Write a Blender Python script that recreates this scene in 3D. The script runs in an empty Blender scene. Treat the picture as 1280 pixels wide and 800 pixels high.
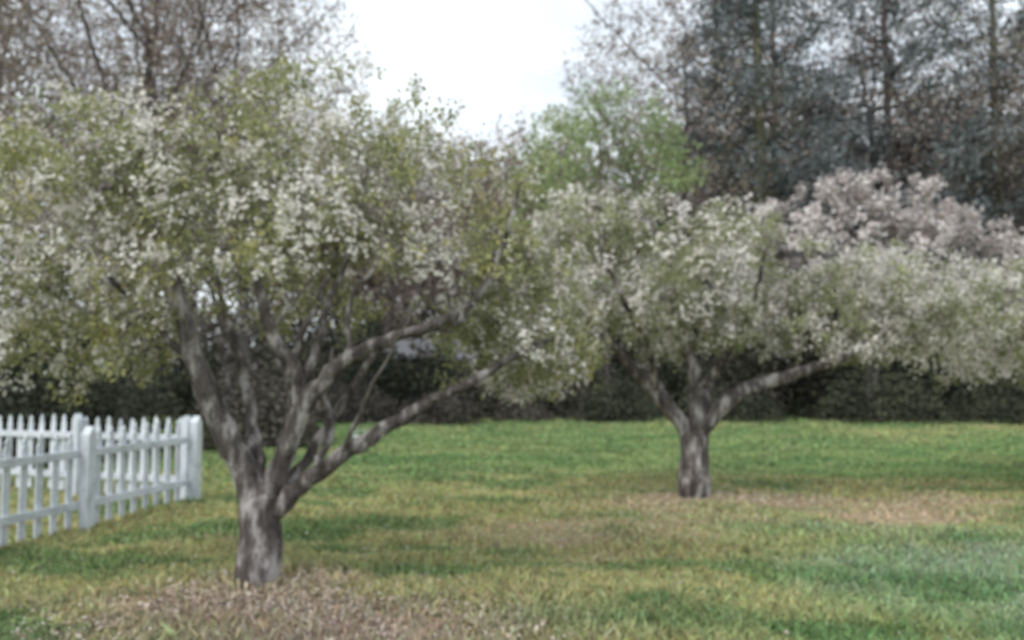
import bpy, math
import numpy as np
rng = np.random.default_rng(11)
sc = bpy.context.scene
sc.view_settings.view_transform='Standard'
sc.view_settings.look='None'
sc.view_settings.exposure=0

# ------------------------------------------------------------------ helpers
def nrm(v):
    return v/np.maximum(np.linalg.norm(v,axis=-1,keepdims=True),1e-9)

def hash2(ix,iy,iz,seed):
    h=(ix*374761393+iy*668265263+iz*2147483647%1000003+seed*1274126177).astype(np.int64)
    h=(h^(h>>13))*1274126177
    h=h&0x7fffffff
    h=(h^(h>>16))
    return (h%100003)/100003.0
def vnoise(p,seed=0):
    p=np.asarray(p,float)
    if p.shape[-1]==2: p=np.concatenate([p,np.zeros(p.shape[:-1]+(1,))],-1)
    i=np.floor(p).astype(np.int64); f=p-i; f=f*f*(3-2*f)
    r=0
    for dx in (0,1):
        for dy in (0,1):
            for dz in (0,1):
                w=(f[...,0] if dx else 1-f[...,0])*(f[...,1] if dy else 1-f[...,1])*(f[...,2] if dz else 1-f[...,2])
                r=r+w*hash2(i[...,0]+dx+500,i[...,1]+dy+500,(i[...,2]+dz+500)*7919,seed)
    return r
def fbm(p,seed=0,o=3):
    s=0;a=1;t=0;p=np.asarray(p,float)
    for k in range(o):
        s=s+a*vnoise(p*(2.03**k)+k*17.3,seed+k); t+=a; a*=.5
    return s/t

def build(name, parts, mats, parent=None, loc=(0,0,0), link=True):
    Vs=[];loops=[];tot=[];mi=[];ti=[];co=[];sm=[];off=0;hascol=False
    for p in parts:
        V=np.asarray(p['V'],np.float32).reshape(-1,3);F=np.asarray(p['F'],np.int64)
        Vs.append(V);loops.append((F+off).ravel());tot.append(np.full(len(F),F.shape[1]))
        mi.append(np.full(len(F),p.get('m',0)))
        t=p.get('tint',0.5);ti.append(np.broadcast_to(np.asarray(t,np.float32),(len(F),)))
        c=p.get('col',None)
        if c is not None: hascol=True; co.append(np.asarray(c,np.float32))
        else: co.append(np.full((len(F),3),.5,np.float32))
        sm.append(np.full(len(F),p.get('smooth',False)))
        off+=len(V)
    V=np.concatenate(Vs);L=np.concatenate(loops);T=np.concatenate(tot)
    me=bpy.data.meshes.new(name)
    me.vertices.add(len(V));me.vertices.foreach_set('co',V.ravel())
    me.loops.add(len(L));me.loops.foreach_set('vertex_index',L.astype(np.int32))
    me.polygons.add(len(T));st=np.concatenate([[0],np.cumsum(T)[:-1]]).astype(np.int32)
    me.polygons.foreach_set('loop_start',st)
    me.polygons.foreach_set('material_index',np.concatenate(mi).astype(np.int32))
    me.polygons.foreach_set('use_smooth',np.concatenate(sm))
    a=me.attributes.new('tint','FLOAT','FACE');a.data.foreach_set('value',np.concatenate(ti).astype(np.float32))
    if hascol:
        a=me.attributes.new('col','FLOAT_COLOR','FACE')
        c=np.concatenate(co);c=np.concatenate([c,np.ones((len(c),1),np.float32)],1)
        a.data.foreach_set('color',c.ravel().astype(np.float32))
    for m in mats: me.materials.append(m)
    me.update(calc_edges=True)
    ob=bpy.data.objects.new(name,me);ob.location=loc
    if link: sc.collection.objects.link(ob)
    if parent: ob.parent=parent
    return ob
def empty(name,loc=(0,0,0),rot=0,scale=1):
    e=bpy.data.objects.new(name,None);e.location=loc;e.rotation_euler=(0,0,rot)
    e.scale=(scale,)*3;e.empty_display_size=.2
    sc.collection.objects.link(e);return e

def ground_z(x,y):
    x=np.asarray(x,float);y=np.asarray(y,float)
    q=np.stack([x,y],-1)
    z=.10*(fbm(q*.35,5,2)-.5)+.05*(fbm(q*1.3,9,2)-.5)
    for (a,b,s,h) in [(-1.85,5.9,.5,.05),(2.25,9.95,.7,.07)]:
        z=z+h*np.exp(-((x-a)**2+(y-b)**2)/(2*s*s))
    far=np.clip((np.hypot(x,y)-60)/100,0,1)
    return z*(1-far)

# ------------------------------------------------------------------ materials
def newmat(name):
    m=bpy.data.materials.new(name);m.use_nodes=True;nt=m.node_tree;nt.nodes.clear()
    o=nt.nodes.new('ShaderNodeOutputMaterial');return m,nt,o
def N(nt,t,**k):
    n=nt.nodes.new(t)
    for a,b in k.items(): setattr(n,a,b)
    return n
def ramp(nt,cols):
    r=N(nt,'ShaderNodeValToRGB');e=r.color_ramp.elements
    while len(e)<len(cols): e.new(.5)
    for i,(p,c) in enumerate(cols):
        e[i].position=p;e[i].color=(*c,1)
    return r
def leafmat(name,cols,trans=.35,attr='tint'):
    m,nt,o=newmat(name)
    a=N(nt,'ShaderNodeAttribute',attribute_name=attr)
    if attr=='tint':
        r=ramp(nt,cols);nt.links.new(a.outputs['Fac'],r.inputs[0]);c=r.outputs[0]
    else: c=a.outputs['Color']
    d=N(nt,'ShaderNodeBsdfDiffuse');nt.links.new(c,d.inputs[0])
    if trans<=0:
        nt.links.new(d.outputs[0],o.inputs[0]);return m
    t=N(nt,'ShaderNodeBsdfTranslucent');x=N(nt,'ShaderNodeMixShader')
    x.inputs[0].default_value=trans;nt.links.new(c,t.inputs[0])
    nt.links.new(d.outputs[0],x.inputs[1]);nt.links.new(t.outputs[0],x.inputs[2])
    nt.links.new(x.outputs[0],o.inputs[0]);return m
def noisemat(name,cols,scale=6,rough=.9,bump=.3,bscale=30,stretch=(1,1,1),spec=.2,bdist=.02):
    m,nt,o=newmat(name)
    tc=N(nt,'ShaderNodeTexCoord');mp=N(nt,'ShaderNodeMapping');mp.inputs['Scale'].default_value=stretch
    nt.links.new(tc.outputs['Object'],mp.inputs[0])
    n=N(nt,'ShaderNodeTexNoise');n.inputs['Scale'].default_value=scale;n.inputs['Detail'].default_value=6
    n.inputs['Roughness'].default_value=.65
    nt.links.new(mp.outputs[0],n.inputs[0]);r=ramp(nt,cols);nt.links.new(n.outputs[0],r.inputs[0])
    b=N(nt,'ShaderNodeBsdfPrincipled');b.inputs['Roughness'].default_value=rough
    b.inputs['Specular IOR Level'].default_value=spec
    nt.links.new(r.outputs[0],b.inputs['Base Color'])
    if bump>0:
        n2=N(nt,'ShaderNodeTexNoise');n2.inputs['Scale'].default_value=bscale;n2.inputs['Detail'].default_value=5
        nt.links.new(mp.outputs[0],n2.inputs[0])
        bp=N(nt,'ShaderNodeBump');bp.inputs['Strength'].default_value=bump;bp.inputs['Distance'].default_value=bdist
        nt.links.new(n2.outputs[0],bp.inputs['Height']);nt.links.new(bp.outputs[0],b.inputs['Normal'])
    nt.links.new(b.outputs[0],o.inputs[0]);return m

bark=noisemat('apple_bark',[(.34,(.045,.038,.036)),(.50,(.14,.12,.115)),(.63,(.46,.43,.42))],scale=9,bump=1,bscale=20,stretch=(1,1,.35),bdist=.05)
bark_far=noisemat('woodland_bark',[(.3,(.06,.05,.05)),(.7,(.17,.145,.145))],scale=3,bump=.5,bscale=10,stretch=(1,1,.3))  # bark colour lightened to stand in for distance haze
bark_twig=noisemat('apple_twig_bark',[(.3,(.13,.11,.105)),(.7,(.32,.28,.27))],scale=5,bump=0)
twig_far=leafmat('twig_bark',[(0,(.20,.165,.165)),(1,(.22,.18,.18))],0)  # haze painted into the colour: paler, greyer twigs on background trees
bark_ivy=noisemat('mossy_bark',[(.35,(.09,.09,.07)),(.6,(.20,.20,.12)),(.75,(.28,.27,.18))],scale=3,bump=1,bscale=9)
leaf_apple=leafmat('apple_leaves',[(0,(.15,.165,.095)),(.42,(.30,.32,.17)),(.72,(.43,.43,.21)),(1,(.56,.50,.20))],.35)
leaf_apple2=leafmat('apple_leaves_pale',[(0,(.16,.175,.105)),(.5,(.33,.355,.20)),(1,(.49,.51,.30))],.35)
blossom=leafmat('apple_blossom',[(0,(.62,.57,.54)),(.5,(.76,.73,.69)),(1,(.86,.84,.80))],.3)
pinkblossom=leafmat('cherry_blossom',[(0,(.56,.49,.49)),(.5,(.73,.68,.67)),(1,(.87,.84,.83))],.2)
leaf_maple=leafmat('spring_green_leaves',[(0,(.20,.26,.12)),(.5,(.33,.42,.20)),(1,(.46,.54,.30))],.3)
leaf_bud=leafmat('bud_leaves',[(0,(.22,.17,.16)),(.5,(.35,.28,.255)),(1,(.40,.40,.26))],0)
leaf_dark=leafmat('evergreen_leaves',[(0,(.035,.038,.032)),(.5,(.070,.077,.057)),(1,(.14,.15,.095))],0)
leaf_brush=leafmat('brush_leaves',[(0,(.10,.09,.085)),(.5,(.20,.18,.17)),(1,(.30,.30,.23))],0)
leaf_thorn=leafmat('bramble_leaves',[(0,(.045,.04,.038)),(.5,(.11,.098,.088)),(1,(.22,.20,.16))],0)
needle=leafmat('pine_needles',[(0,(.085,.10,.10)),(.5,(.155,.175,.18)),(1,(.28,.31,.32))],0)  # pale grey-blue carries atmospheric haze in the needle colour itself
grassm=leafmat('grass_blades',None,.25,attr='col')
petalm=leafmat('petals',[(0,(.6,.55,.5)),(1,(.8,.78,.74))],0)

# ------------------------------------------------------------------ skeletons
class Skel:
    def __init__(s,cap=60000):
        s.P=np.zeros((cap,3));s.par=np.full(cap,-1);s.fr=np.zeros(cap);s.n=0
    def add(s,p,par,r=0):
        i=s.n;s.P[i]=p;s.par[i]=par;s.fr[i]=r;s.n+=1;return i
    def limb(s,pts,r0,r1,step=.08,attach=True,jit=.008):
        pts=np.array(pts,float)
        ext=np.vstack([2*pts[0]-pts[1],pts,2*pts[-1]-pts[-2]])
        par=-1
        if s.n and attach: par=int(np.argmin(np.linalg.norm(s.P[:s.n]-pts[0],axis=1)))
        L=np.linalg.norm(np.diff(pts,axis=0),axis=1);T=L.sum();acc=0
        for k in range(len(pts)-1):
            a,b,c,d=ext[k:k+4];m=max(1,int(L[k]/step))
            for j in range(m):
                t=j/m
                if k==0 and j==0 and par>=0: continue
                q=.5*((2*b)+(-a+c)*t+(2*a-5*b+4*c-d)*t*t+(-a+3*b-3*c+d)*t**3)
                q=q+rng.normal(0,jit,3)
                f=(acc+L[k]*t)/T
                par=s.add(q,par,(r0*(1-f)+r1*f)*rng.uniform(.94,1.06))
            acc+=L[k]
        return s.add(pts[-1],par,r1)
    def grow(s,A,seg=.12,jit=.015,up=0.0,bend=.4):
        d0=np.full(len(A),1e9)
        base=s.P[:s.n]
        for i in range(0,len(A),500):
            d0[i:i+500]=np.linalg.norm(A[i:i+500,None]-base[None],axis=2).min(1)
        zmin=s.P[:s.n,2].max()*.12
        for a in A[np.argsort(d0)]:
            D=s.P[:s.n]-a
            c=np.einsum('ij,ij->i',D,D)**.5
            c=c+up*np.maximum(D[:,2],0)
            c[s.P[:s.n,2]<zmin]+=5
            j=int(np.argmin(c));p0=s.P[j].copy();d=np.linalg.norm(a-p0)
            if d<seg*.4: continue
            pj=s.par[j];pd=nrm(p0-s.P[pj]) if pj>=0 else np.array([0,0,1.])
            k=max(1,int(round(d/seg)));mid=p0+pd*d*bend+(a-p0)*.15+np.array([0,0,.06*d])
            par=j
            for q in range(1,k+1):
                t=q/k
                x=(1-t)**2*p0+2*t*(1-t)*mid+t*t*a
                if q<k: x=x+rng.normal(0,jit,3)
                par=s.add(x,par)
                if s.n>=len(s.P)-2: return
    def radii(s,r0=.004,p=2.3,rmax=None):
        n=s.n;acc=np.zeros(n);has=np.zeros(n,bool)
        par=s.par[:n]
        for i in range(n-1,-1,-1):
            if acc[i]==0: acc[i]=r0**p
            if par[i]>=0: acc[par[i]]+=acc[i];has[par[i]]=True
        r=acc**(1/p)
        if rmax: r=np.minimum(r,rmax)
        f=s.fr[:n];r=np.where(f>0,f,r)
        for i in range(n):
            if par[i]>=0 and f[i]==0: r[i]=min(r[i],r[par[i]]*.85)
        s.R=r;s.tip=~has;return r
    def tubes(s,thr=((.05,12),(.015,6),(0,3))):
        n=s.n;P=s.P[:n];par=s.par[:n];R=s.R
        e=np.where(par>=0)[0];t=np.zeros((n,3));t[e]=nrm(P[e]-P[par[e]])
        prim=np.full(n,-1)
        order=e[np.argsort(R[e])];prim[par[order]]=order
        root=par<0
        T=t.copy();has=prim>=0
        T[has]=nrm(t[has]+t[prim[has]]);T[root]=t[prim[root]] if root.any() else T[root]
        out=[];ref=np.array([.88,.45,.12])
        hi=1e9
        for lo,ns in thr:
            E=e[(R[e]>=lo)&(R[e]<hi)];hi=lo
            if not len(E): continue
            ip=prim[par[E]]==E
            Ta=np.where(ip[:,None],T[par[E]],t[E]);ra=np.where(ip,R[par[E]],np.minimum(R[par[E]],R[E]*1.3))
            def ring(c,tt,r):
                u=nrm(np.cross(tt,ref));v=np.cross(tt,u)
                an=np.arange(ns)/ns*2*math.pi
                return c[:,None]+(u[:,None]*np.cos(an)[None,:,None]+v[:,None]*np.sin(an)[None,:,None])*r[:,None,None]
            A=ring(P[par[E]],Ta,ra);B=ring(P[E],T[E],R[E])
            V=np.stack([A,B],1).reshape(-1,3)
            k=np.arange(ns);k2=(k+1)%ns
            f=np.stack([k,k2,ns+k2,ns+k],1)
            F=(f[None]+(np.arange(len(E))*2*ns)[:,None,None]).reshape(-1,4)
            out.append(dict(V=V,F=F,m=0 if lo>0 else 1,smooth=True))
        return out

def leaves(C,L,W,tint,m,up=.3,out=None):
    n=len(C);a=rng.normal(size=(n,3));a[:,2]-=.2
    if out is not None: a+=out*.8
    a=nrm(a);nn=rng.normal(size=(n,3));nn[:,2]+=up*2;s_=nrm(np.cross(a,nn))
    nz=np.cross(s_,a)
    L=(L*rng.uniform(.6,1.3,n))[:,None];W=(W*rng.uniform(.7,1.2,n))[:,None]
    V=np.stack([C,C+a*L*.5+s_*W*.5+nz*W*.12,C+a*L,C+a*L*.5-s_*W*.5+nz*W*.12],1).reshape(-1,3)
    F=np.arange(4*n).reshape(n,4)
    return dict(V=V,F=F,m=m,tint=tint)
def flowers(C,S,tint,m,out=None,k=5):
    n=len(C);nn=rng.normal(size=(n,3))*.7;nn[:,2]+=.5
    if out is not None: nn+=out
    nn=nrm(nn);u=nrm(np.cross(nn,rng.normal(size=(n,3))));v=np.cross(nn,u)
    S=(S*rng.uniform(.75,1.2,n))[:,None]
    Vs=[]
    for j in range(k):
        a0=2*math.pi*j/k;w=.95*math.pi/k
        def d(a): return u*math.cos(a)+v*math.sin(a)
        Vs+= [C,C+(d(a0-w)*.62+nn*.12)*S,C+(d(a0)+nn*.3)*S,C+(d(a0+w)*.62+nn*.12)*S]
    V=np.stack(Vs,1).reshape(-1,3);F=np.arange(len(V)).reshape(-1,4)
    return dict(V=V,F=F,m=m,tint=np.repeat(tint,k))
def ell(spec,n,shell=2.2):
    w=np.array([e[3]*e[4]*e[5] for e in spec])**.8;w/=w.sum()
    k=rng.choice(len(spec),n,p=w);S=np.array(spec)[k]
    d=nrm(rng.normal(size=(n,3)))*(rng.random(n)**(1/shell))[:,None]
    return S[:,:3]+d*S[:,3:6]

def apple_tree(name,loc,limbs,spec,natt,nleaf,nclus,lm,fm,rejz=None,leafL=.055,r0=.0035,seg=.11,rot=0,per=6,sd=0,gap=.40,flS=.02,lr=1.0,zl=1.1,fk=5):
    s=Skel()
    for (pts,a,b) in limbs: s.limb(pts,a*lr,b*lr)
    A=ell(spec,int(natt*2.3))
    A=A[fbm(A*1.1+sd*5.1,31+sd,2)>gap]
    if rejz: A=A[rejz(A)]
    A=A[:natt]
    s.grow(A,seg=seg,jit=.018,up=.5)
    s.radii(r0,2.35,rmax=.05)
    parts=s.tubes()
    cen=A.mean(0)
    ok=(s.R<.012)&(s.fr[:s.n]==0)&(s.P[:s.n,2]>zl)
    if rejz: ok&=rejz(s.P[:s.n]+np.array([0,0,.12]))
    idx=np.where(ok)[0]
    P=s.P[idx]
    dens=np.clip((fbm(P*2.3+3,51+sd,2)-.33)*2.8,.02,1)**1.5
    pk=rng.choice(len(idx),nleaf//6,p=dens/dens.sum())
    cc=P[pk]+rng.normal(0,.03,(len(pk),3))
    C=np.repeat(cc,6,0)+rng.normal(0,.035,(len(cc)*6,3))
    out=nrm(C-cen)
    ct=.10+.8*fbm(C*1.4,77+sd,2)+np.repeat(rng.normal(0,.15,len(cc)),6)+.06*rng.normal(size=len(C))
    LF=leaves(C,leafL,leafL*.55,np.clip(ct,0,1),0,out=out)
    fd=np.clip((fbm(P*1.7+9,91+sd,2)-.28)*2.2,.05,1)*np.clip(.4+.5*np.linalg.norm(P-cen,axis=1),.4,1.4)
    pk=rng.choice(len(idx),nclus,p=fd/fd.sum())
    cc=P[pk]+rng.normal(0,.03,(len(pk),3))
    C=np.repeat(cc,per,0)+rng.normal(0,.028*flS/.02,(len(cc)*per,3))
    FL=flowers(C,flS,rng.random(len(C)),0,out=nrm(C-cen),k=fk)
    e=empty(name,(loc[0],loc[1],float(ground_z(loc[0],loc[1]))-.03),rot)
    build('trunk_and_limbs',parts,[bark,bark_twig],e)
    build('leaves',[LF],[lm],e)
    build('blossoms',[FL],[fm],e)
    return e

# ------------------------------------------------------------------ apple tree, near
def K(k,o,pts):   # sketch units -> metres, local to the trunk base
    return [((x-o[0])*k,y,(o[1]-z)*k) for (x,z,y) in pts]
k1=.00593;o1=(328,735)
T1=[
 (K(k1,o1,[(326,742,0),(328,725,0),(330,690,0),(330,650,0),(332,628,0)]),.20,.155),
 (K(k1,o1,[(330,640,0),(308,590,-.02),(284,540,-.08),(262,480,-.15),(240,400,-.2),(215,330,-.15),(165,255,.0),(115,215,.1)]),.125,.03),
 (K(k1,o1,[(262,480,-.15),(200,400,-.3),(130,330,-.4),(60,300,-.5)]),.035,.012),
 (K(k1,o1,[(330,625,0),(318,570,.1),(300,510,.2),(285,460,.3),(250,390,.5),(225,330,.7)]),.07,.02),
 (K(k1,o1,[(335,640,0),(362,560,-.03),(380,505,-.05),(365,460,-.05),(343,425,-.08),(330,380,-.1),(318,335,-.1),(305,250,-.1)]),.095,.018),
 (K(k1,o1,[(378,510,-.05),(392,440,.1),(402,390,.2),(420,330,.3),(450,240,.3)]),.05,.015),
 (K(k1,o1,[(345,620,0),(378,535,-.1),(410,485,-.15),(445,455,-.2),(500,432,-.2),(545,415,-.2),(580,398,-.15),(610,362,-.1),(632,300,0),(645,250,.1)]),.085,.02),
 (K(k1,o1,[(580,398,-.15),(572,420,-.3),(560,360,-.4),(540,320,-.5)]),.025,.01),
 (K(k1,o1,[(342,650,0),(380,612,-.05),(430,578,-.1),(480,545,-.1),(530,515,-.05),(590,485,-.1),(640,455,-.1),(700,425,-.1)]),.085,.022),
 (K(k1,o1,[(350,628,0),(385,575,.2),(412,525,.35),(440,470,.5),(490,400,.7),(520,330,.9)]),.06,.015),
 (K(k1,o1,[(400,592,-.08),(412,545,.1),(400,500,.2),(405,440,.3)]),.04,.015),
 (K(k1,o1,[(215,330,-.15),(250,250,-.1),(270,170,0),(260,110,0)]),.035,.012),
 (K(k1,o1,[(365,460,-.05),(400,330,.4),(400,230,.8),(420,150,.9)]),.03,.012),
 (K(k1,o1,[(284,540,-.08),(260,450,.5),(200,360,1.0),(150,290,1.2)]),.045,.015),
 (K(k1,o1,[(362,560,-.03),(350,500,.3),(310,440,.6),(290,380,.9)]),.035,.012),
 (K(k1,o1,[(430,578,-.1),(470,500,-.4),(500,450,-.5),(530,400,-.6)]),.022,.010),
 (K(k1,o1,[(445,455,-.2),(440,390,-.1),(470,330,0),(480,270,0)]),.03,.010),
 (K(k1,o1,[(343,425,-.08),(390,370,-.2),(430,330,-.3)]),.02,.010),
]
def rj1(A):
    x,y,z=A.T
    ok=z>np.where(x>0,1.92-.20*x,1.88+.34*x)
    ok|=(y>.15)&(x>1.1)&(z>1.35)
    ok&=~((y<-.2)&(np.abs(x-.75)<1.15)&(z<2.15))
    return ok
sp1=[(0,0,2.65,1.8,1.6,1.0),(.45,.2,3.25,1.15,1.1,.65),(-1.45,0,2.0,1.0,1.1,.75),(1.7,.1,2.0,.85,1.0,.75),(-1.5,.2,3.0,1.0,1.0,.7),(1.2,.2,2.7,.9,1.0,.6),(1.85,.3,2.6,.65,.8,.65),(2.0,.45,1.75,.55,.7,.5)]
apple_tree('apple_tree',(-1.85,5.9),T1,sp1,2600,31000,3000,leaf_apple,blossom,rj1,sd=1,per=6,leafL=.050,lr=.88,gap=.37,r0=.0043)

k2=.01;o2=(865,625)
T2=[
 (K(k2,o2,[(865,630,0),(865,612,0),(866,575,0),(867,545,0)]),.24,.19),
 (K(k2,o2,[(862,552,0),(842,522,0),(818,495,-.05),(790,465,-.1),(750,420,-.1),(710,380,0),(680,340,0)]),.12,.03),
 (K(k2,o2,[(867,550,0),(870,505,.0),(868,470,.0),(850,410,.1),(840,340,.1),(820,280,.1)]),.13,.03),
 (K(k2,o2,[(870,550,0),(890,520,-.05),(920,495,-.1),(960,480,-.1),(1005,466,-.15),(1060,445,-.15),(1120,410,0)]),.13,.035),
 (K(k2,o2,[(870,540,0),(900,480,.5),(940,420,.8),(965,350,1.0),(960,300,1)]),.09,.03),
 (K(k2,o2,[(860,545,0),(835,490,.6),(800,430,1.0),(770,350,1.2)]),.08,.03),
 (K(k2,o2,[(868,500,0),(900,440,-.5),(920,380,-.8),(930,330,-.9)]),.06,.02),
 (K(k2,o2,[(818,495,-.05),(800,440,-.6),(770,400,-1.0),(740,330,-1.1)]),.06,.025),
]
def rj2(A):
    x,y,z=A.T
    return z>np.where(x<-1.0,1.25,np.where((x>0)&(x<1.5),1.82-.04*x,1.62))
sp2=[(-.25,0,2.75,1.75,1.7,1.1),(-1.75,0,2.35,1.2,1.2,.95),(1.9,0,2.4,1.8,1.3,.8),(-1.2,0,3.35,.9,1,.55),(.3,0,3.3,.8,1,.5),(-2.1,.3,1.75,.7,.9,.5),(2.9,.2,2.4,1.2,1.2,.7)]
apple_tree('apple_tree',(2.25,9.95),T2,sp2,2800,28000,4500,leaf_apple2,blossom,rj2,sd=2,leafL=.058,per=5,flS=.026,r0=.0048,gap=.37,lr=.88)

def gen_limbs(h,spread,n,r,trunk=.7):
    L=[([(0,0,-.05),(0,0,.1),(.02,.02,trunk*.6),(0,0,trunk)],r*1.2,r)]
    for i in range(n):
        a=2*math.pi*(i+rng.uniform(-.25,.25))/n;q=rng.uniform(.7,1)
        x=math.cos(a);y=math.sin(a)
        L.append(([(0,0,trunk*.95),(x*spread*.25,y*spread*.25,trunk+h*.18),(x*spread*.5*q,y*spread*.5*q,trunk+h*.33),(x*spread*.75*q,y*spread*.75*q,trunk+h*.55*q)],r*.6,r*.15))
    return L
apple_tree('apple_tree',(8.4,11.2),gen_limbs(3.4,2.6,6,.18,.9),[(0,0,2.4,2.6,2.4,1.05),(-1.7,0,2.0,1.4,1.2,.6)],1500,15000,2700,leaf_apple2,blossom,lambda A:A[:,2]>1.3,sd=3,leafL=.07,per=4,flS=.028,r0=.005)
apple_tree('flowering_cherry_tree',(12.0,26.6),gen_limbs(8.5,6,9,.20,1.8),[(0,0,5.4,5.0,2.6,3.0),(2.6,0,4.4,4.2,2.4,2.2),(-2.8,0,4.4,2.6,2,2.1)],2100,6000,9500,leaf_bud,pinkblossom,lambda A:A[:,2]>2.0,sd=4,leafL=.11,per=4,flS=.072,r0=.013,seg=.3,gap=.42,fk=3)

# ------------------------------------------------------------------ woodland trees
def wood_skel(h,spread,natt,sd,lean=0,r=.22,r0=.008,cap=30000,seg=.5):
    s=Skel(cap)
    s.limb([(0,0,-.1),(lean*.1,0,h*.2),(lean*.4+rng.normal(0,.15),.1,h*.5),(lean,0,h*.85)],r,r*.15,step=.4,jit=.03)
    for i in range(9):
        f=rng.uniform(.25,.7);a=rng.uniform(0,6.28);l=spread*rng.uniform(.6,1)
        x=math.cos(a)*l;y=math.sin(a)*l;z=h*f;lx=lean*f
        s.limb([(lx,0,z),(lx+x*.3,y*.3,z+h*.08),(lx+x*.65,y*.65,z+h*.18),(lx+x,y,z+h*.3)],r*.45*(1.1-f),r*.1,step=.35,jit=.04)
    A=ell([(lean*.6,0,h*.62,spread,spread,h*.36)],int(natt*1.6),2.6)
    A=A[fbm(A*.4+sd,sd,2)>.4][:natt]
    s.grow(A,seg=seg,jit=.05,up=.8)
    s.radii(r0,2.4,rmax=r*.5);return s
def wood_tree(name,loc,s,lm,nl,L,rot=0,scale=1,data=None,barkm=None):
    e=empty(name,(loc[0],loc[1],-.05),rot,scale)
    if data is None:
        parts=s.tubes(((.08,10),(.025,5),(0,3)))
        a=build('trunk_and_branches',parts,[barkm or bark_far,twig_far],e)
        idx=np.where((s.R<.03)&(s.fr[:s.n]==0))[0];P=s.P[idx]
        pk=rng.choice(len(idx),nl);C=P[pk]+rng.normal(0,.12,(nl,3))
        b=build('foliage',[leaves(C,L,L*.6,np.clip(.1+.8*fbm(C*.7,5,2)+rng.normal(0,.15,nl),0,1),0)],[lm],e)
        return a.data,b.data
    for nme,d in zip(('trunk_and_branches','foliage'),data):
        o=bpy.data.objects.new(nme,d);sc.collection.objects.link(o);o.parent=e
    return data
sA=wood_skel(16,4.6,2600,3,lean=.8,r=.24);sB=wood_skel(15,4.2,2600,8,lean=-.6,r=.2)
dA=wood_tree('bare_tree',(-10.4,21.5),sA,leaf_bud,12000,.12)
dB=wood_tree('bare_tree',(-8.0,24),sB,leaf_bud,12000,.12,rot=1)
for (x,y,d,r,k) in [(-14.5,20,dB,2,1.0),(-13,29,dA,4,1.2),(-19,28,dA,1,1.1),(6.4,32,dB,3.2,1.25),(20,31,dB,5,1.1),(-5.2,33,dB,4,.86),(16.5,35,dA,2.5,1.25)]:
    wood_tree('bare_tree',(x,y),None,None,0,0,rot=r,scale=k,data=d)
s=wood_skel(9.4,2.7,1100,12,r=.12,cap=14000)
wood_tree('maple_tree',(3.3,27.4),s,leaf_maple,9500,.13,scale=1.27)

def pine(h,sd,r):
    s=Skel(40000);s.limb([(0,0,-.1),(.05,0,h*.4),(0,.05,h*.98)],r,.03,step=.5,jit=.015)
    z=h*.16;NC=[]
    while z<h*.97:
        f=z/h;l=(1-f)**.6*4.9*rng.uniform(.8,1.05)+.3
        for j in range(5):
            a=rng.uniform(0,6.28);ll=l*rng.uniform(.55,1.1);x=math.cos(a);y=math.sin(a)
            rise=rng.uniform(.0,.25)*ll
            pts=[(0,0,z),(x*ll*.4,y*ll*.4,z+rise*.3-.02*ll),(x*ll*.75,y*ll*.75,z+rise*.5),(x*ll,y*ll,z+rise)]
            s.limb(pts,.045*(1.1-f)+.01,.008,step=.5,jit=.02)
            for q in range(int(ll*9)):
                t=rng.uniform(.3,1)**.7
                c=np.array([x*ll*t,y*ll*t,z+rise*t])+rng.normal(0,1,3)*np.array([.34,.34,.14])*(.5+.4*ll*(1-t)+.3)
                NC.append(c)
        z+=rng.uniform(.36,.56)
    s.radii(.006,2.4)
    NC=np.array(NC);NC=NC[fbm(NC*.6+sd,sd,2)>.39]
    C=np.repeat(NC,6,0)+rng.normal(0,.13,(len(NC)*6,3))
    t=np.clip(fbm(C*.6,40+sd,2)+.1*rng.normal(size=len(C)),0,1)
    return s,leaves(C,.28,.065,t,0,up=.6)
def place_pine(loc,d,rot,sc_=1):
    e=empty('pine_tree',(loc[0],loc[1],-.05),rot,sc_)
    for nme,dd in zip(('trunk_and_branches','needles'),d):
        o=bpy.data.objects.new(nme,dd);sc.collection.objects.link(o);o.parent=e
s,nl=pine(19,2,.33)
tr=build('trunk_and_branches',s.tubes(((.08,10),(.02,5),(0,3))),[bark_ivy,twig_far],link=False)
nn=build('needles',[nl],[needle],link=False)
s,nl=pine(18,6,.24)
tr2=build('trunk_and_branches',s.tubes(((.08,10),(.02,5),(0,3))),[bark_far,twig_far],link=False)
nn2=build('needles',[nl],[needle],link=False)
D1=(tr.data,nn.data);D2=(tr2.data,nn2.data)
for (x,y,d,r,k) in [(9.6,30.5,D1,0,1.2),(15.4,32,D2,1,1.3),(20.5,33,D1,2,1.2),(12.5,37,D2,3,1.35),(25,36,D2,4,1.2)]:
    place_pine((x,y),d,r,k)

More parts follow.
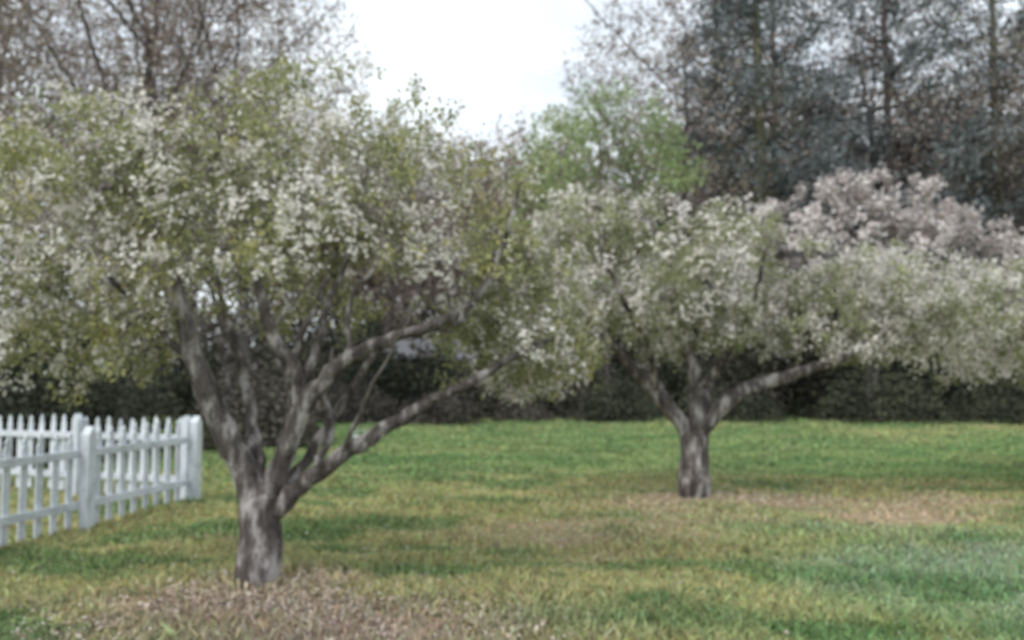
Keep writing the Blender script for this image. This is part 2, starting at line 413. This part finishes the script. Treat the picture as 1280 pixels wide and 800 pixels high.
# distant woodland: one object made of many simple trees
sD=[wood_skel(13,4.0,800,20+i,lean=.3,r=.18,r0=.015,cap=9000,seg=.6) for i in range(2)]
parts=[];
tb=[x.tubes(((.08,6),(0,3))) for x in sD]
for i in range(44):
    y=rng.uniform(38,62)
    az=rng.uniform(-.8,.8) if i>7 else (-.22+.045*i)
    x=az*y
    q=az
    hh=1.45
    if -.20<q<.03: hh=1.18
    elif -.3<q<=-.2 or .03<=q<.10: hh=1.28
    k=hh*rng.uniform(.88,1.08)*y/48;a=rng.uniform(0,6.28);j=i%2
    R=np.array([[math.cos(a),-math.sin(a),0],[math.sin(a),math.cos(a),0],[0,0,1]])*k
    for p in tb[j]: parts.append(dict(V=p['V']@R.T+np.array([x,y,-.1]),F=p['F'],m=1 if p['m'] else 0,smooth=True))
    P=sD[j].P[:sD[j].n];C=P[rng.choice(len(P),2300)]+rng.normal(0,.3,(2300,3))
    C=C@R.T+np.array([x,y,-.1])
    parts.append(dict(leaves(C,.30,.24,np.clip(.5*fbm(C*.2,3,2)+rng.random()*.6,0,1),2)))
build('distant_woodland',parts,[bark_far,twig_far,leaf_bud])

# undergrowth
def mass(name,fn,n,L,mat,W=.6,scale=.8):
    C=fn(n);t=np.clip(fbm(C*scale,61,3)*1.3-.15+rng.normal(0,.12,len(C)),0,1)
    return build(name,[leaves(C,L,L*W,t,0,up=.5)],[mat])
def ugf(sd,y0,y1,h0,h1,xs_):
    def ug(n):
        x=rng.uniform(-30,34,n)
        edge=y0+5.0*(fbm(np.stack([x*.5,x*0],-1),sd+70,3)-.5)
        y=edge+(y1-y0)*rng.random(n)
        cl=fbm(np.stack([x*.6,y*.35],-1),sd,3)
        h=h0+h1*np.clip(cl-.25,0,1)*1.8+np.where(x>6,.5,0)-1.1*np.exp(-((x+3.4)/1.6)**2)
        h=np.maximum(h,.4)
        P=np.stack([x,y,h*rng.random(n)**.9],-1)
        return P[cl>xs_]
    return ug
mass('undergrowth',ugf(15,27.2,31,.5,4.2,.30),64000,.24,leaf_dark)
mass('bramble_thicket',ugf(19,26.2,29,.3,2.8,.44),36000,.16,leaf_thorn,W=.30,scale=1.2)
def ug2(n):
    x=rng.uniform(-60,60,n);y=rng.uniform(35,44,n)
    h=2+5*fbm(np.stack([x*.3,y*.2],-1),25,3)
    return np.stack([x,y,h*rng.random(n)**.7],-1)
mass('thicket',ug2,60000,.42,leaf_brush)
def shr(cx,cy,r,h):
    def f(n):
        d=nrm(rng.normal(size=(n,3)))*(rng.random(n)**.35)[:,None];d[:,2]=np.abs(d[:,2])
        k=.7+.7*fbm(d*2.6+cx,33,2)
        return np.stack([cx+d[:,0]*r*k,cy+d[:,1]*r*k,d[:,2]*h*k],-1)+rng.normal(0,.06,(n,3))*np.array([1,1,.5])
    return f
for (x,y,r,h,n,m_) in [(-8.6,14.5,2.0,2.6,12000,leaf_dark),(-12,16,2.4,3.0,10000,leaf_dark),(-5.6,17.5,1.5,1.7,6000,leaf_thorn),(-2.3,24.8,1.2,1.0,3000,leaf_thorn),(.3,25.8,1.0,.6,1500,leaf_thorn),(-4.9,25.5,1.3,1.1,3500,leaf_thorn),(11.9,26.0,2.2,2.0,6000,leaf_dark),(3.4,26.2,1.3,1.4,4000,leaf_dark),(7.2,26.2,1.6,1.2,3500,leaf_dark),(16,25.4,2.0,1.7,5000,leaf_dark)]:
    mass('shrub',shr(x,y,r,h),n,.12,m_,scale=1.6)

# ------------------------------------------------------------------ shed half hidden in the brush
def box(x0,x1,y0,y1,z0,z1):
    V=[(x,y,z) for z in (z0,z1) for (x,y) in ((x0,y0),(x1,y0),(x1,y1),(x0,y1))]
    F=[(3,2,1,0),(4,5,6,7),(0,1,5,4),(1,2,6,5),(2,3,7,6),(3,0,4,7)]
    return dict(V=V,F=F)
siding=noisemat('weathered_grey_siding',[(.3,(.24,.25,.27)),(.7,(.40,.41,.44))],scale=3,bump=.2,stretch=(.3,.3,6))
roofm=noisemat('shingles',[(.3,(.20,.20,.21)),(.7,(.34,.34,.36))],scale=12,bump=.5)
glass=noisemat('window_glass',[(.3,(.05,.055,.06)),(.7,(.08,.085,.09))],rough=.1,bump=0)
sh=empty('garden_shed',(-3.7,31.2,0),.2,.9)
clap=[box(-2.2,2.2,0,.03,.1+i*.16,.1+i*.16+.15) for i in range(14)]
build('walls',[box(-2.2,2.2,.033,2.8,0,2.33)]+clap,[siding],sh)
build('gable_roof',[dict(V=[(-2.5,-.3,2.3),(2.5,-.3,2.3),(2.5,1.4,3.2),(-2.5,1.4,3.2),(2.5,3.1,2.3),(-2.5,3.1,2.3),(-2.5,-.3,2.38),(2.5,-.3,2.38),(2.5,1.4,3.28),(-2.5,1.4,3.28),(2.5,3.1,2.38),(-2.5,3.1,2.38)],F=[(0,1,2,3),(3,2,4,5),(6,7,8,9),(9,8,10,11),(0,1,7,6),(1,2,8,7),(2,4,10,8),(4,5,11,10),(5,3,9,11),(3,0,6,9)])],[roofm],sh)
build('door',[box(.2,1.1,-.03,-.002,.08,2.05)],[roofm],sh)
build('window',[box(-1.6,-.7,-.03,-.002,1.1,1.8)],[glass],sh)

# ------------------------------------------------------------------ lawn
def sst(a,b,x):
    t=np.clip((x-a)/(b-a),0,1);return t*t*(3-2*t)
def lawn_color(x,y):
    q=np.stack([x,y],-1)
    green=np.array([.285,.375,.17]);olive=np.array([.46,.45,.23]);tan=np.array([.54,.45,.33]);cool=np.array([.33,.415,.29]);deep=np.array([.16,.28,.12])
    n1=fbm(q*.55+3,1,3);n2=fbm(q*1.3+8,2,3);n3=fbm(np.stack([x*.7,y*1.6],-1),3,4);n4=fbm(np.stack([x*.9,y*2.2],-1)+31,6,4)
    n5=fbm(np.stack([x*.35,y*.7],-1)+61,8,4)
    g=lambda cx,cy,sx,sy:np.exp(-((x-cx)/sx)**2/2-((y-cy)/sy)**2/2)
    w_ol=sst(.30,.66,n1*.50+.52*n4+.42*g(-.3,6.6,1.8,1.5)+.30*g(-3,6,1.5,2)+.42*g(3.5,10.2,3.5,1.2)-.35*g(3.2,5.6,1.4,1.0)-.12*sst(11,14,y)+.40*(n5-.5))
    w_tan=sst(.54,.96,n3*.95+.62*g(-1.1,5.1,.95,.42)+.40*g(-1.9,5.8,.6,.5)+.45*g(2.6,9.7,1.4,.7)+.42*g(5.4,9.6,1.5,.9)+.30*g(.4,7.6,1.2,.7)+.25*g(2.5,8.3,1.7,.6)-.12)
    w_cool=sst(.35,.65,n2*.5+.45*g(4.0,6.3,1.3,1.4))*.8*sst(1.2,3,x)
    w_deep=sst(.48,.62,n4)*.70+.7*g(1.0,5.2,.9,.22)+.4*g(-4.0,5.0,.6,.5)
    c=green[None]*np.ones(x.shape+(1,))
    for w,k in ((w_ol,olive),(w_cool,cool),(np.clip(w_deep,0,.9)*(1-w_tan),deep),(w_tan,tan)):
        c=c*(1-w[...,None])+k*w[...,None]
    mulch=np.clip(1.25*g(-1.3,5.05,.9,.42)*(.3+1.2*n3),0,1)*.9
    c=c*(1-mulch[...,None])+np.array([.40,.33,.28])*mulch[...,None]
    return c,np.clip(np.maximum(w_tan,mulch),0,1)
def axis(lo,hi,st,far):
    a=list(np.arange(lo,hi+1e-6,st));s_=st
    while a[-1]<far: s_*=1.35;a.append(a[-1]+s_)
    s_=st
    while a[0]>-far: s_*=1.35;a.insert(0,a[0]-s_)
    return np.array(a)
xs=axis(-14,16,.14,900);ys=axis(2,28,.14,900)
X,Y=np.meshgrid(xs,ys);Z=ground_z(X,Y)
V=np.stack([X,Y,Z],-1).reshape(-1,3);nx=len(xs);ny=len(ys)
i,j=np.meshgrid(np.arange(nx-1),np.arange(ny-1));b=(j*nx+i).ravel()
F=np.stack([b,b+1,b+nx+1,b+nx],1)
fc=V[F].mean(1);col,wt=lawn_color(fc[:,0],fc[:,1])
gm,nt,o=newmat('lawn_soil')
a=N(nt,'ShaderNodeAttribute',attribute_name='col');tc=N(nt,'ShaderNodeTexCoord')
n=N(nt,'ShaderNodeTexNoise');n.inputs['Scale'].default_value=14;n.inputs['Detail'].default_value=7
nt.links.new(tc.outputs['Object'],n.inputs[0])
r=ramp(nt,[(.3,(.45,.42,.38)),(.7,(1.1,1.05,.95))]);nt.links.new(n.outputs[0],r.inputs[0])
mx=N(nt,'ShaderNodeMix',data_type='RGBA',blend_type='MULTIPLY');mx.inputs[0].default_value=1
nt.links.new(a.outputs['Color'],mx.inputs[6]);nt.links.new(r.outputs[0],mx.inputs[7])
bs=N(nt,'ShaderNodeBsdfDiffuse');nt.links.new(mx.outputs[2],bs.inputs[0])
bp=N(nt,'ShaderNodeBump');bp.inputs['Strength'].default_value=.7;bp.inputs['Distance'].default_value=.03
nt.links.new(n.outputs[0],bp.inputs['Height']);nt.links.new(bp.outputs[0],bs.inputs['Normal']);nt.links.new(bs.outputs[0],o.inputs[0])
build('ground',[dict(V=V,F=F,col=col*.8,smooth=True)],[gm])

n=240000
y=3.2*(28/3.2)**rng.random(n);x=rng.uniform(-1,1,n)*(y*.78+1.2)
c,wt=lawn_color(x,y)
tall=fbm(np.stack([x,y],-1)*1.6,44,3)
keep=rng.random(n)>wt*.8
x,y,c,tall=x[keep],y[keep],c[keep],tall[keep];n=len(x)
z=ground_z(x,y);h=(.025+.13*np.clip(tall-.28,0,1))*rng.uniform(.6,1.4,n);w=(.004+.0015*y)*rng.uniform(.7,1.3,n)
a=rng.uniform(0,6.28,n);ln=rng.normal(0,.5,(n,2))*h[:,None]
base=np.stack([x,y,z-.004],-1);sd_=np.stack([np.cos(a),np.sin(a),0*a],-1)*w[:,None]
tip=base+np.stack([ln[:,0],ln[:,1],h],-1);mid=base+np.stack([ln[:,0]*.3,ln[:,1]*.3,h*.55],-1)
V=np.stack([base-sd_,base+sd_,mid+sd_*.8,tip,mid-sd_*.8],1).reshape(-1,3)
c=c*rng.uniform(.7,1.4,(n,1))*(1+rng.normal(0,.07,(n,3)))
build('grass',[dict(V=V,F=np.arange(5*n).reshape(n,5),col=np.clip(c,0,1))],[grassm])
n=4200;cx=np.array([[-1.85,5.9],[2.25,9.95]])[rng.integers(0,2,n)]
xy=cx+rng.normal(0,1.4,(n,2));zz=ground_z(xy[:,0],xy[:,1])+rng.uniform(.01,.05,n)
build('fallen_petals',[leaves(np.column_stack([xy,zz]),.020,.017,rng.random(n),0,up=2)],[petalm])
litter=leafmat('dead_leaves',[(0,(.20,.155,.13)),(.5,(.38,.31,.25)),(1,(.56,.49,.42))],0)
n=6000;xy=np.array([-1.3,5.1])+rng.normal(0,1,(n,2))*np.array([.9,.48]);xy=xy[fbm(xy*2.2,71,3)>.47]
zz=ground_z(xy[:,0],xy[:,1])+rng.uniform(.005,.03,len(xy))
build('leaf_litter',[leaves(np.column_stack([xy,zz]),.045,.03,rng.random(len(xy)),0,up=3)],[litter])

# ------------------------------------------------------------------ picket fence
paint=noisemat('white_paint',[(.25,(.40,.43,.46)),(.5,(.64,.68,.74)),(.8,(.77,.80,.84))],scale=5,bump=.15,bscale=40,rough=.6,spec=.3)
def prism(o,ux,uy,prof,th):
    k=len(prof);V=[]
    for d in (-th/2,th/2):
        for (s_,z) in prof: V.append((o[0]+ux[0]*s_+uy[0]*d,o[1]+ux[1]*s_+uy[1]*d,o[2]+z))
    return V,k
def fence_run(p0,p1,par,spacing=.185,hgt=1.03):
    p0=np.array(p0,float);p1=np.array(p1,float);L=np.linalg.norm(p1-p0);ux=(p1-p0)/L;uy=np.array([-ux[1],ux[0]])
    import bmesh
    def mk(name,lst):
        bm=bmesh.new()
        for V,k in lst:
            vs=[bm.verts.new(v) for v in V]
            bm.faces.new(vs[:k][::-1]);bm.faces.new(vs[k:])
            for i in range(k): bm.faces.new([vs[i],vs[(i+1)%k],vs[k+(i+1)%k],vs[k+i]])
        bmesh.ops.bevel(bm,geom=bm.edges[:],offset=.003,segments=1,affect='EDGES')
        bmesh.ops.recalc_face_normals(bm,faces=bm.faces[:])
        me=bpy.data.meshes.new(name);bm.to_mesh(me);bm.free();me.materials.append(paint)
        ob=bpy.data.objects.new(name,me);sc.collection.objects.link(ob);ob.parent=par
    pk=[];m=int(L/spacing)
    for i in range(m+1):
        if i==0: continue
        s_=i*spacing;q=p0+ux*s_-uy*.035
        z=float(ground_z(q[0],q[1]));w=.040;h=hgt+rng.normal(0,.010);t=rng.normal(0,.008)
        prof=[(-w,.05),(w,.05),(w+t,h-.12),(w*.45+t,h-.085),(w*.75+t,h-.055),(t,h),(-w*.75+t,h-.055),(-w*.45+t,h-.085),(-w+t,h-.12)]
        pk.append(prism((q[0],q[1],z),ux,uy,prof,.02))
    mk('pickets',pk)
    z0=float(ground_z(*p0));rl=[]
    for zz in (.27,.78):
        a=[(0,zz-.04),(L,zz-.04),(L,zz+.04),(0,zz+.04)]
        rl.append(prism((p0[0],p0[1],z0),ux,uy,a,.036))
    mk('rails',rl)
    ps=[];npost=max(1,int(round(L/1.9)))
    for i in range(npost+1):
        q=p0+ux*(i*L/npost)+uy*.07
        z=float(ground_z(q[0],q[1]));w=.052;h=hgt+.02
        ps.append(prism((q[0],q[1],z),ux,uy,[(-w,0),(w,0),(w,h-.06),(w*.0,h+.02),(-w,h-.06)],.10))
    mk('posts',ps)
fe=empty('picket_fence')
fence_run((-3.92,9.8),(-5.6,3.1),fe)
fe2=empty('picket_fence')
fence_run((-4.0,9.98),(-10.5,12.0),fe2)

# bucket
bk=empty('bucket',(-2.95,15.8,float(ground_z(-2.95,15.8))))
an=np.arange(24)/24*2*math.pi
prof=[(.0,.012),(.125,.012),(.13,.0),(.165,.34),(.178,.34),(.178,.36),(.158,.36),(.122,.03),(0,.03)]
V=[(r_*math.cos(t),r_*math.sin(t),z) for (r_,z) in prof for t in an];F=[]
for k in range(len(prof)-1):
    for i in range(24): F.append((k*24+i,k*24+(i+1)%24,(k+1)*24+(i+1)%24,(k+1)*24+i))
build('pail',[dict(V=V,F=F,smooth=True)],[paint],bk)
sk=Skel(200);sk.limb([(.17*math.cos(t),-.03,.34+.14*math.sin(t)) for t in np.linspace(0,math.pi,9)],.006,.006,step=.02,jit=0);sk.radii()
build('handle',sk.tubes(((0,6),)),[paint,paint],bk)

# ------------------------------------------------------------------ light + sky
w=bpy.data.worlds.new('World');sc.world=w;w.use_nodes=True;nt=w.node_tree
bg=nt.nodes['Background'];bg.inputs[1].default_value=.15
sky=N(nt,'ShaderNodeTexSky');sky.sky_type='NISHITA';sky.sun_disc=False
EL=math.radians(50);AZ=math.radians(-135)   # azimuth from +Y toward +X
sky.sun_elevation=EL;sky.sun_rotation=AZ
tc=N(nt,'ShaderNodeTexCoord');ns=N(nt,'ShaderNodeTexNoise');ns.inputs['Scale'].default_value=3.4;ns.inputs['Detail'].default_value=6
mp=N(nt,'ShaderNodeMapping');mp.inputs['Scale'].default_value=(1,1,2.2);nt.links.new(tc.outputs['Generated'],mp.inputs[0])
nt.links.new(mp.outputs[0],ns.inputs[0])
rp=ramp(nt,[(.38,(.72,.72,.72)),(.60,(1,1,1))]);nt.links.new(ns.outputs[0],rp.inputs[0])
mx=N(nt,'ShaderNodeMix',data_type='RGBA');mx.inputs[7].default_value=(7.7,8.3,8.8,1)
nt.links.new(rp.outputs[0],mx.inputs[0]);nt.links.new(sky.outputs[0],mx.inputs[6]);nt.links.new(mx.outputs[2],bg.inputs[0])
sl=bpy.data.lights.new('sun','SUN');sl.energy=2.1;sl.angle=math.radians(30);sl.color=(1,.95,.88)
so=bpy.data.objects.new('sun',sl);sc.collection.objects.link(so)
from mathutils import Vector
d=Vector((math.sin(AZ)*math.cos(EL),math.cos(AZ)*math.cos(EL),math.sin(EL)))
so.rotation_euler=d.to_track_quat('Z','Y').to_euler();so.location=(-10,-5,20)

cam=bpy.data.cameras.new('camera');co=bpy.data.objects.new('camera',cam);sc.collection.objects.link(co)
co.location=(0,0,1.6);co.rotation_euler=(math.radians(90+3.74),0,0)
cam.lens=28;cam.sensor_width=36;cam.clip_end=3000
cam.dof.use_dof=True;cam.dof.focus_distance=1.0;cam.dof.aperture_fstop=4.2
sc.camera=co
